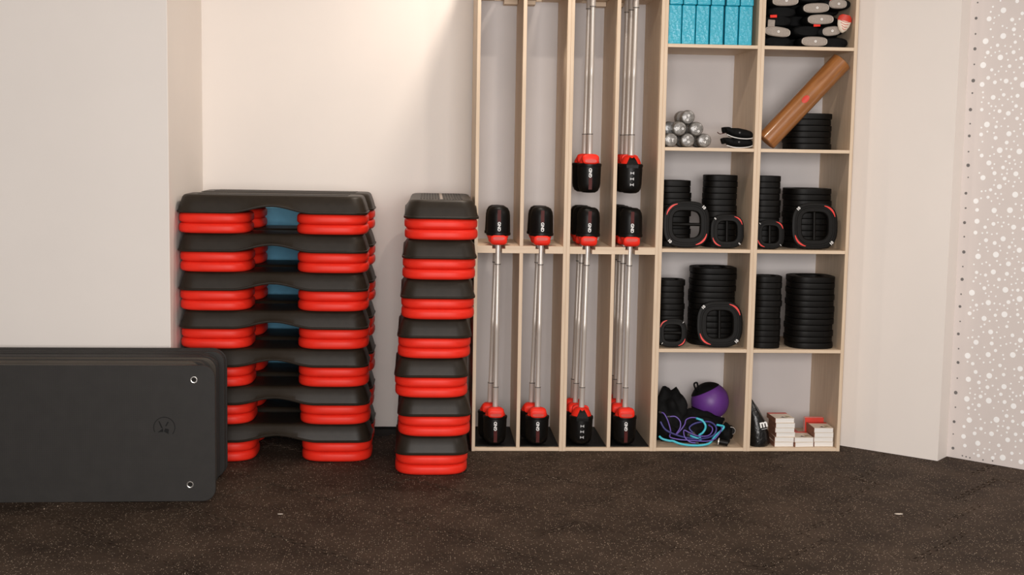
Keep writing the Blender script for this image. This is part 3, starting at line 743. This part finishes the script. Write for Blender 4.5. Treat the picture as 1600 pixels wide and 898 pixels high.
# ------------------------------------------------------------------ black drawstring bag
def drawstring_bag():
    prof = [(.0,1.7545,1.868,.020,.25),(.012,1.7545,1.884,.016,.27),(.035,1.7545,1.884,.018,.28),(.075,1.7545,1.873,.022,.27),(.120,1.7545,1.853,.030,.24),(.165,1.7545,1.832,.040,.20),(.200,1.7545,1.812,.055,.17),(.235,1.7545,1.786,.075,.14),(.262,1.7545,1.764,.09,.12)]
    rings = []; N = 40
    for z, x0, x1, y0, y1 in prof:
        ring = []
        for i in range(N):
            t = 2*PI*i/N; c, s = math.cos(t), math.sin(t)
            p = Vector(((x0+x1)/2+(x1-x0)/2*math.copysign(abs(c)**.7, c), (y0+y1)/2+(y1-y0)/2*math.copysign(abs(s)**.8, s), FZ+z))
            k = .006*noise.noise(p*22)+.003*noise.noise(p*60)
            p.x = max(1.7538, p.x+k*c-(.010 if z == 0 and False else 0)); p.y += k*s
            ring.append(p-Vector((1.81, .15, FZ)))
        rings.append(ring)
    o = tag(link('drawstring_bag', MB().loft(rings).mesh('drawstring_bag', 'nylon', 60), None, (1.81, .15, FZ)), 'slumped black nylon drawstring bag with a white letter mark', 'bag')
    link('lettering', text_mesh('lettering', 'm', .055, 'white', .0012), o, (.018, -.123, .124), (PI/2-.12, -.22, 0))
    link('print_line', bx(-.016, .016, -.0015, .0015, -.0012, .0012).mesh('print_line', 'grey_print'), o, (.024, -.1265, .098), (PI/2-.12, -.22, 0))
    link('draw_cord', MB().tube([(-.035,-.075,.245),(-.012,-.095,.20),(.012,-.112,.165),(.030,-.122,.13)], .0018, 6, 5).mesh('draw_cord', 'dark_grey', 60), o)
drawstring_bag()

# ------------------------------------------------------------------ paperbacks
def books():
    W, D, H = .104, .150, .0252
    pages = bx(-W/2+.001, W/2-.001, .001, D-.001, .0012, H-.0012).mesh('pages', 'paper', bevel=.0008, segs=1)
    cb = MB().box(-W/2, W/2, 0, D, 0, .0012).box(-W/2, W/2, 0, D, H-.0012, H)
    cover = cb.mesh('cover', 'cover')
    spine = bx(-W/2-.0012, -W/2+.0006, 0, D, 0, H).mesh('spine', 'brown_spine')
    band = bx(-W/2, W/2, D*.78, D+.0004, H, H+.0003).mesh('title_band', 'book_red')
    ink = MB().prism([(-.022,.020),(.010,.014),(.026,.024),(.006,.026),(-.002,.046),(-.010,.028)], H, H+.0003).mesh('ink_mark', 'ink')
    oli = MB().prism([(.016,.060),(.034,.052),(.044,.030),(.030,.036),(.018,.040)], H, H+.0003).mesh('olive_mark', 'olive')
    dots_ = [(1.949, .026, 6, 'taller left stack'), (2.054, .020, 2, 'low middle stack'), (2.164, .026, 4, 'right stack by the side panel')]
    for x, y, n, d in dots_:
        for i in range(n):
            t = thing('paperback', 'white-edged paperback, %s of the %s' % (rank(i, n, 'bottom', 'top'), d), 'book', (x+random.uniform(-.006,.006), y+random.uniform(0,.008), FZ+.0002+i*(H+.0005)), (0, 0, random.uniform(-.05,.05)+(.06 if n == 2 else 0)), 'stacked paperbacks')
            link('pages', pages, t); link('cover', cover, t); link('spine', spine, t)
            if i == n-1: link('title_band', band, t); link('ink_mark', ink, t); link('olive_mark', oli, t)
    t = thing('paperback', 'red paperback standing upright behind the right stack of books', 'book', (2.168, .195, FZ+.0004), (PI/2, 0, 0), 'stacked paperbacks')
    t.location = (2.155, .215, FZ)
    for nm, me in (('cover', bx(-W/2, W/2, 0, .125, 0, .0012).box(-W/2, W/2, 0, .125, H-.0012, H).mesh('cover', 'book_red')), ('pages', bx(-W/2+.001, W/2-.001, .001, .123, .0012, H-.0012).mesh('pages', 'paper'))):
        link(nm, me, t)
    t = thing('paperback', 'red-covered paperback lying flat behind the low middle stack', 'book', (2.052, .185, FZ+.0002), (0, 0, .05), 'stacked paperbacks')
    link('cover', MB().box(-W/2, W/2, 0, D, 0, .0012).box(-W/2, W/2, 0, D, H-.0012, H).mesh('cover', 'book_red'), t); link('pages', pages, t)
books()

# ------------------------------------------------------------------ paper scrap, and a pale patch standing in for a light reflection
for x, y, s, d in ((2.127, -1.194, .022, 'paper scrap in front of the right wall'), (-.604, -1.171, .012, 'standing in for a light reflection by the steps')):
    pts = [(s*math.cos(2*PI*i/7)*random.uniform(.7,1.1), .5*s*math.sin(2*PI*i/7)*random.uniform(.7,1.1)) for i in range(7)]
    tag(link('scrap_and_glint', MB().prism(pts, 0, .0015).mesh('scrap_and_glint', 'scrap'), None, (x, y, .0003)), 'tiny pale fleck on the dark floor, ' + d, 'scrap')
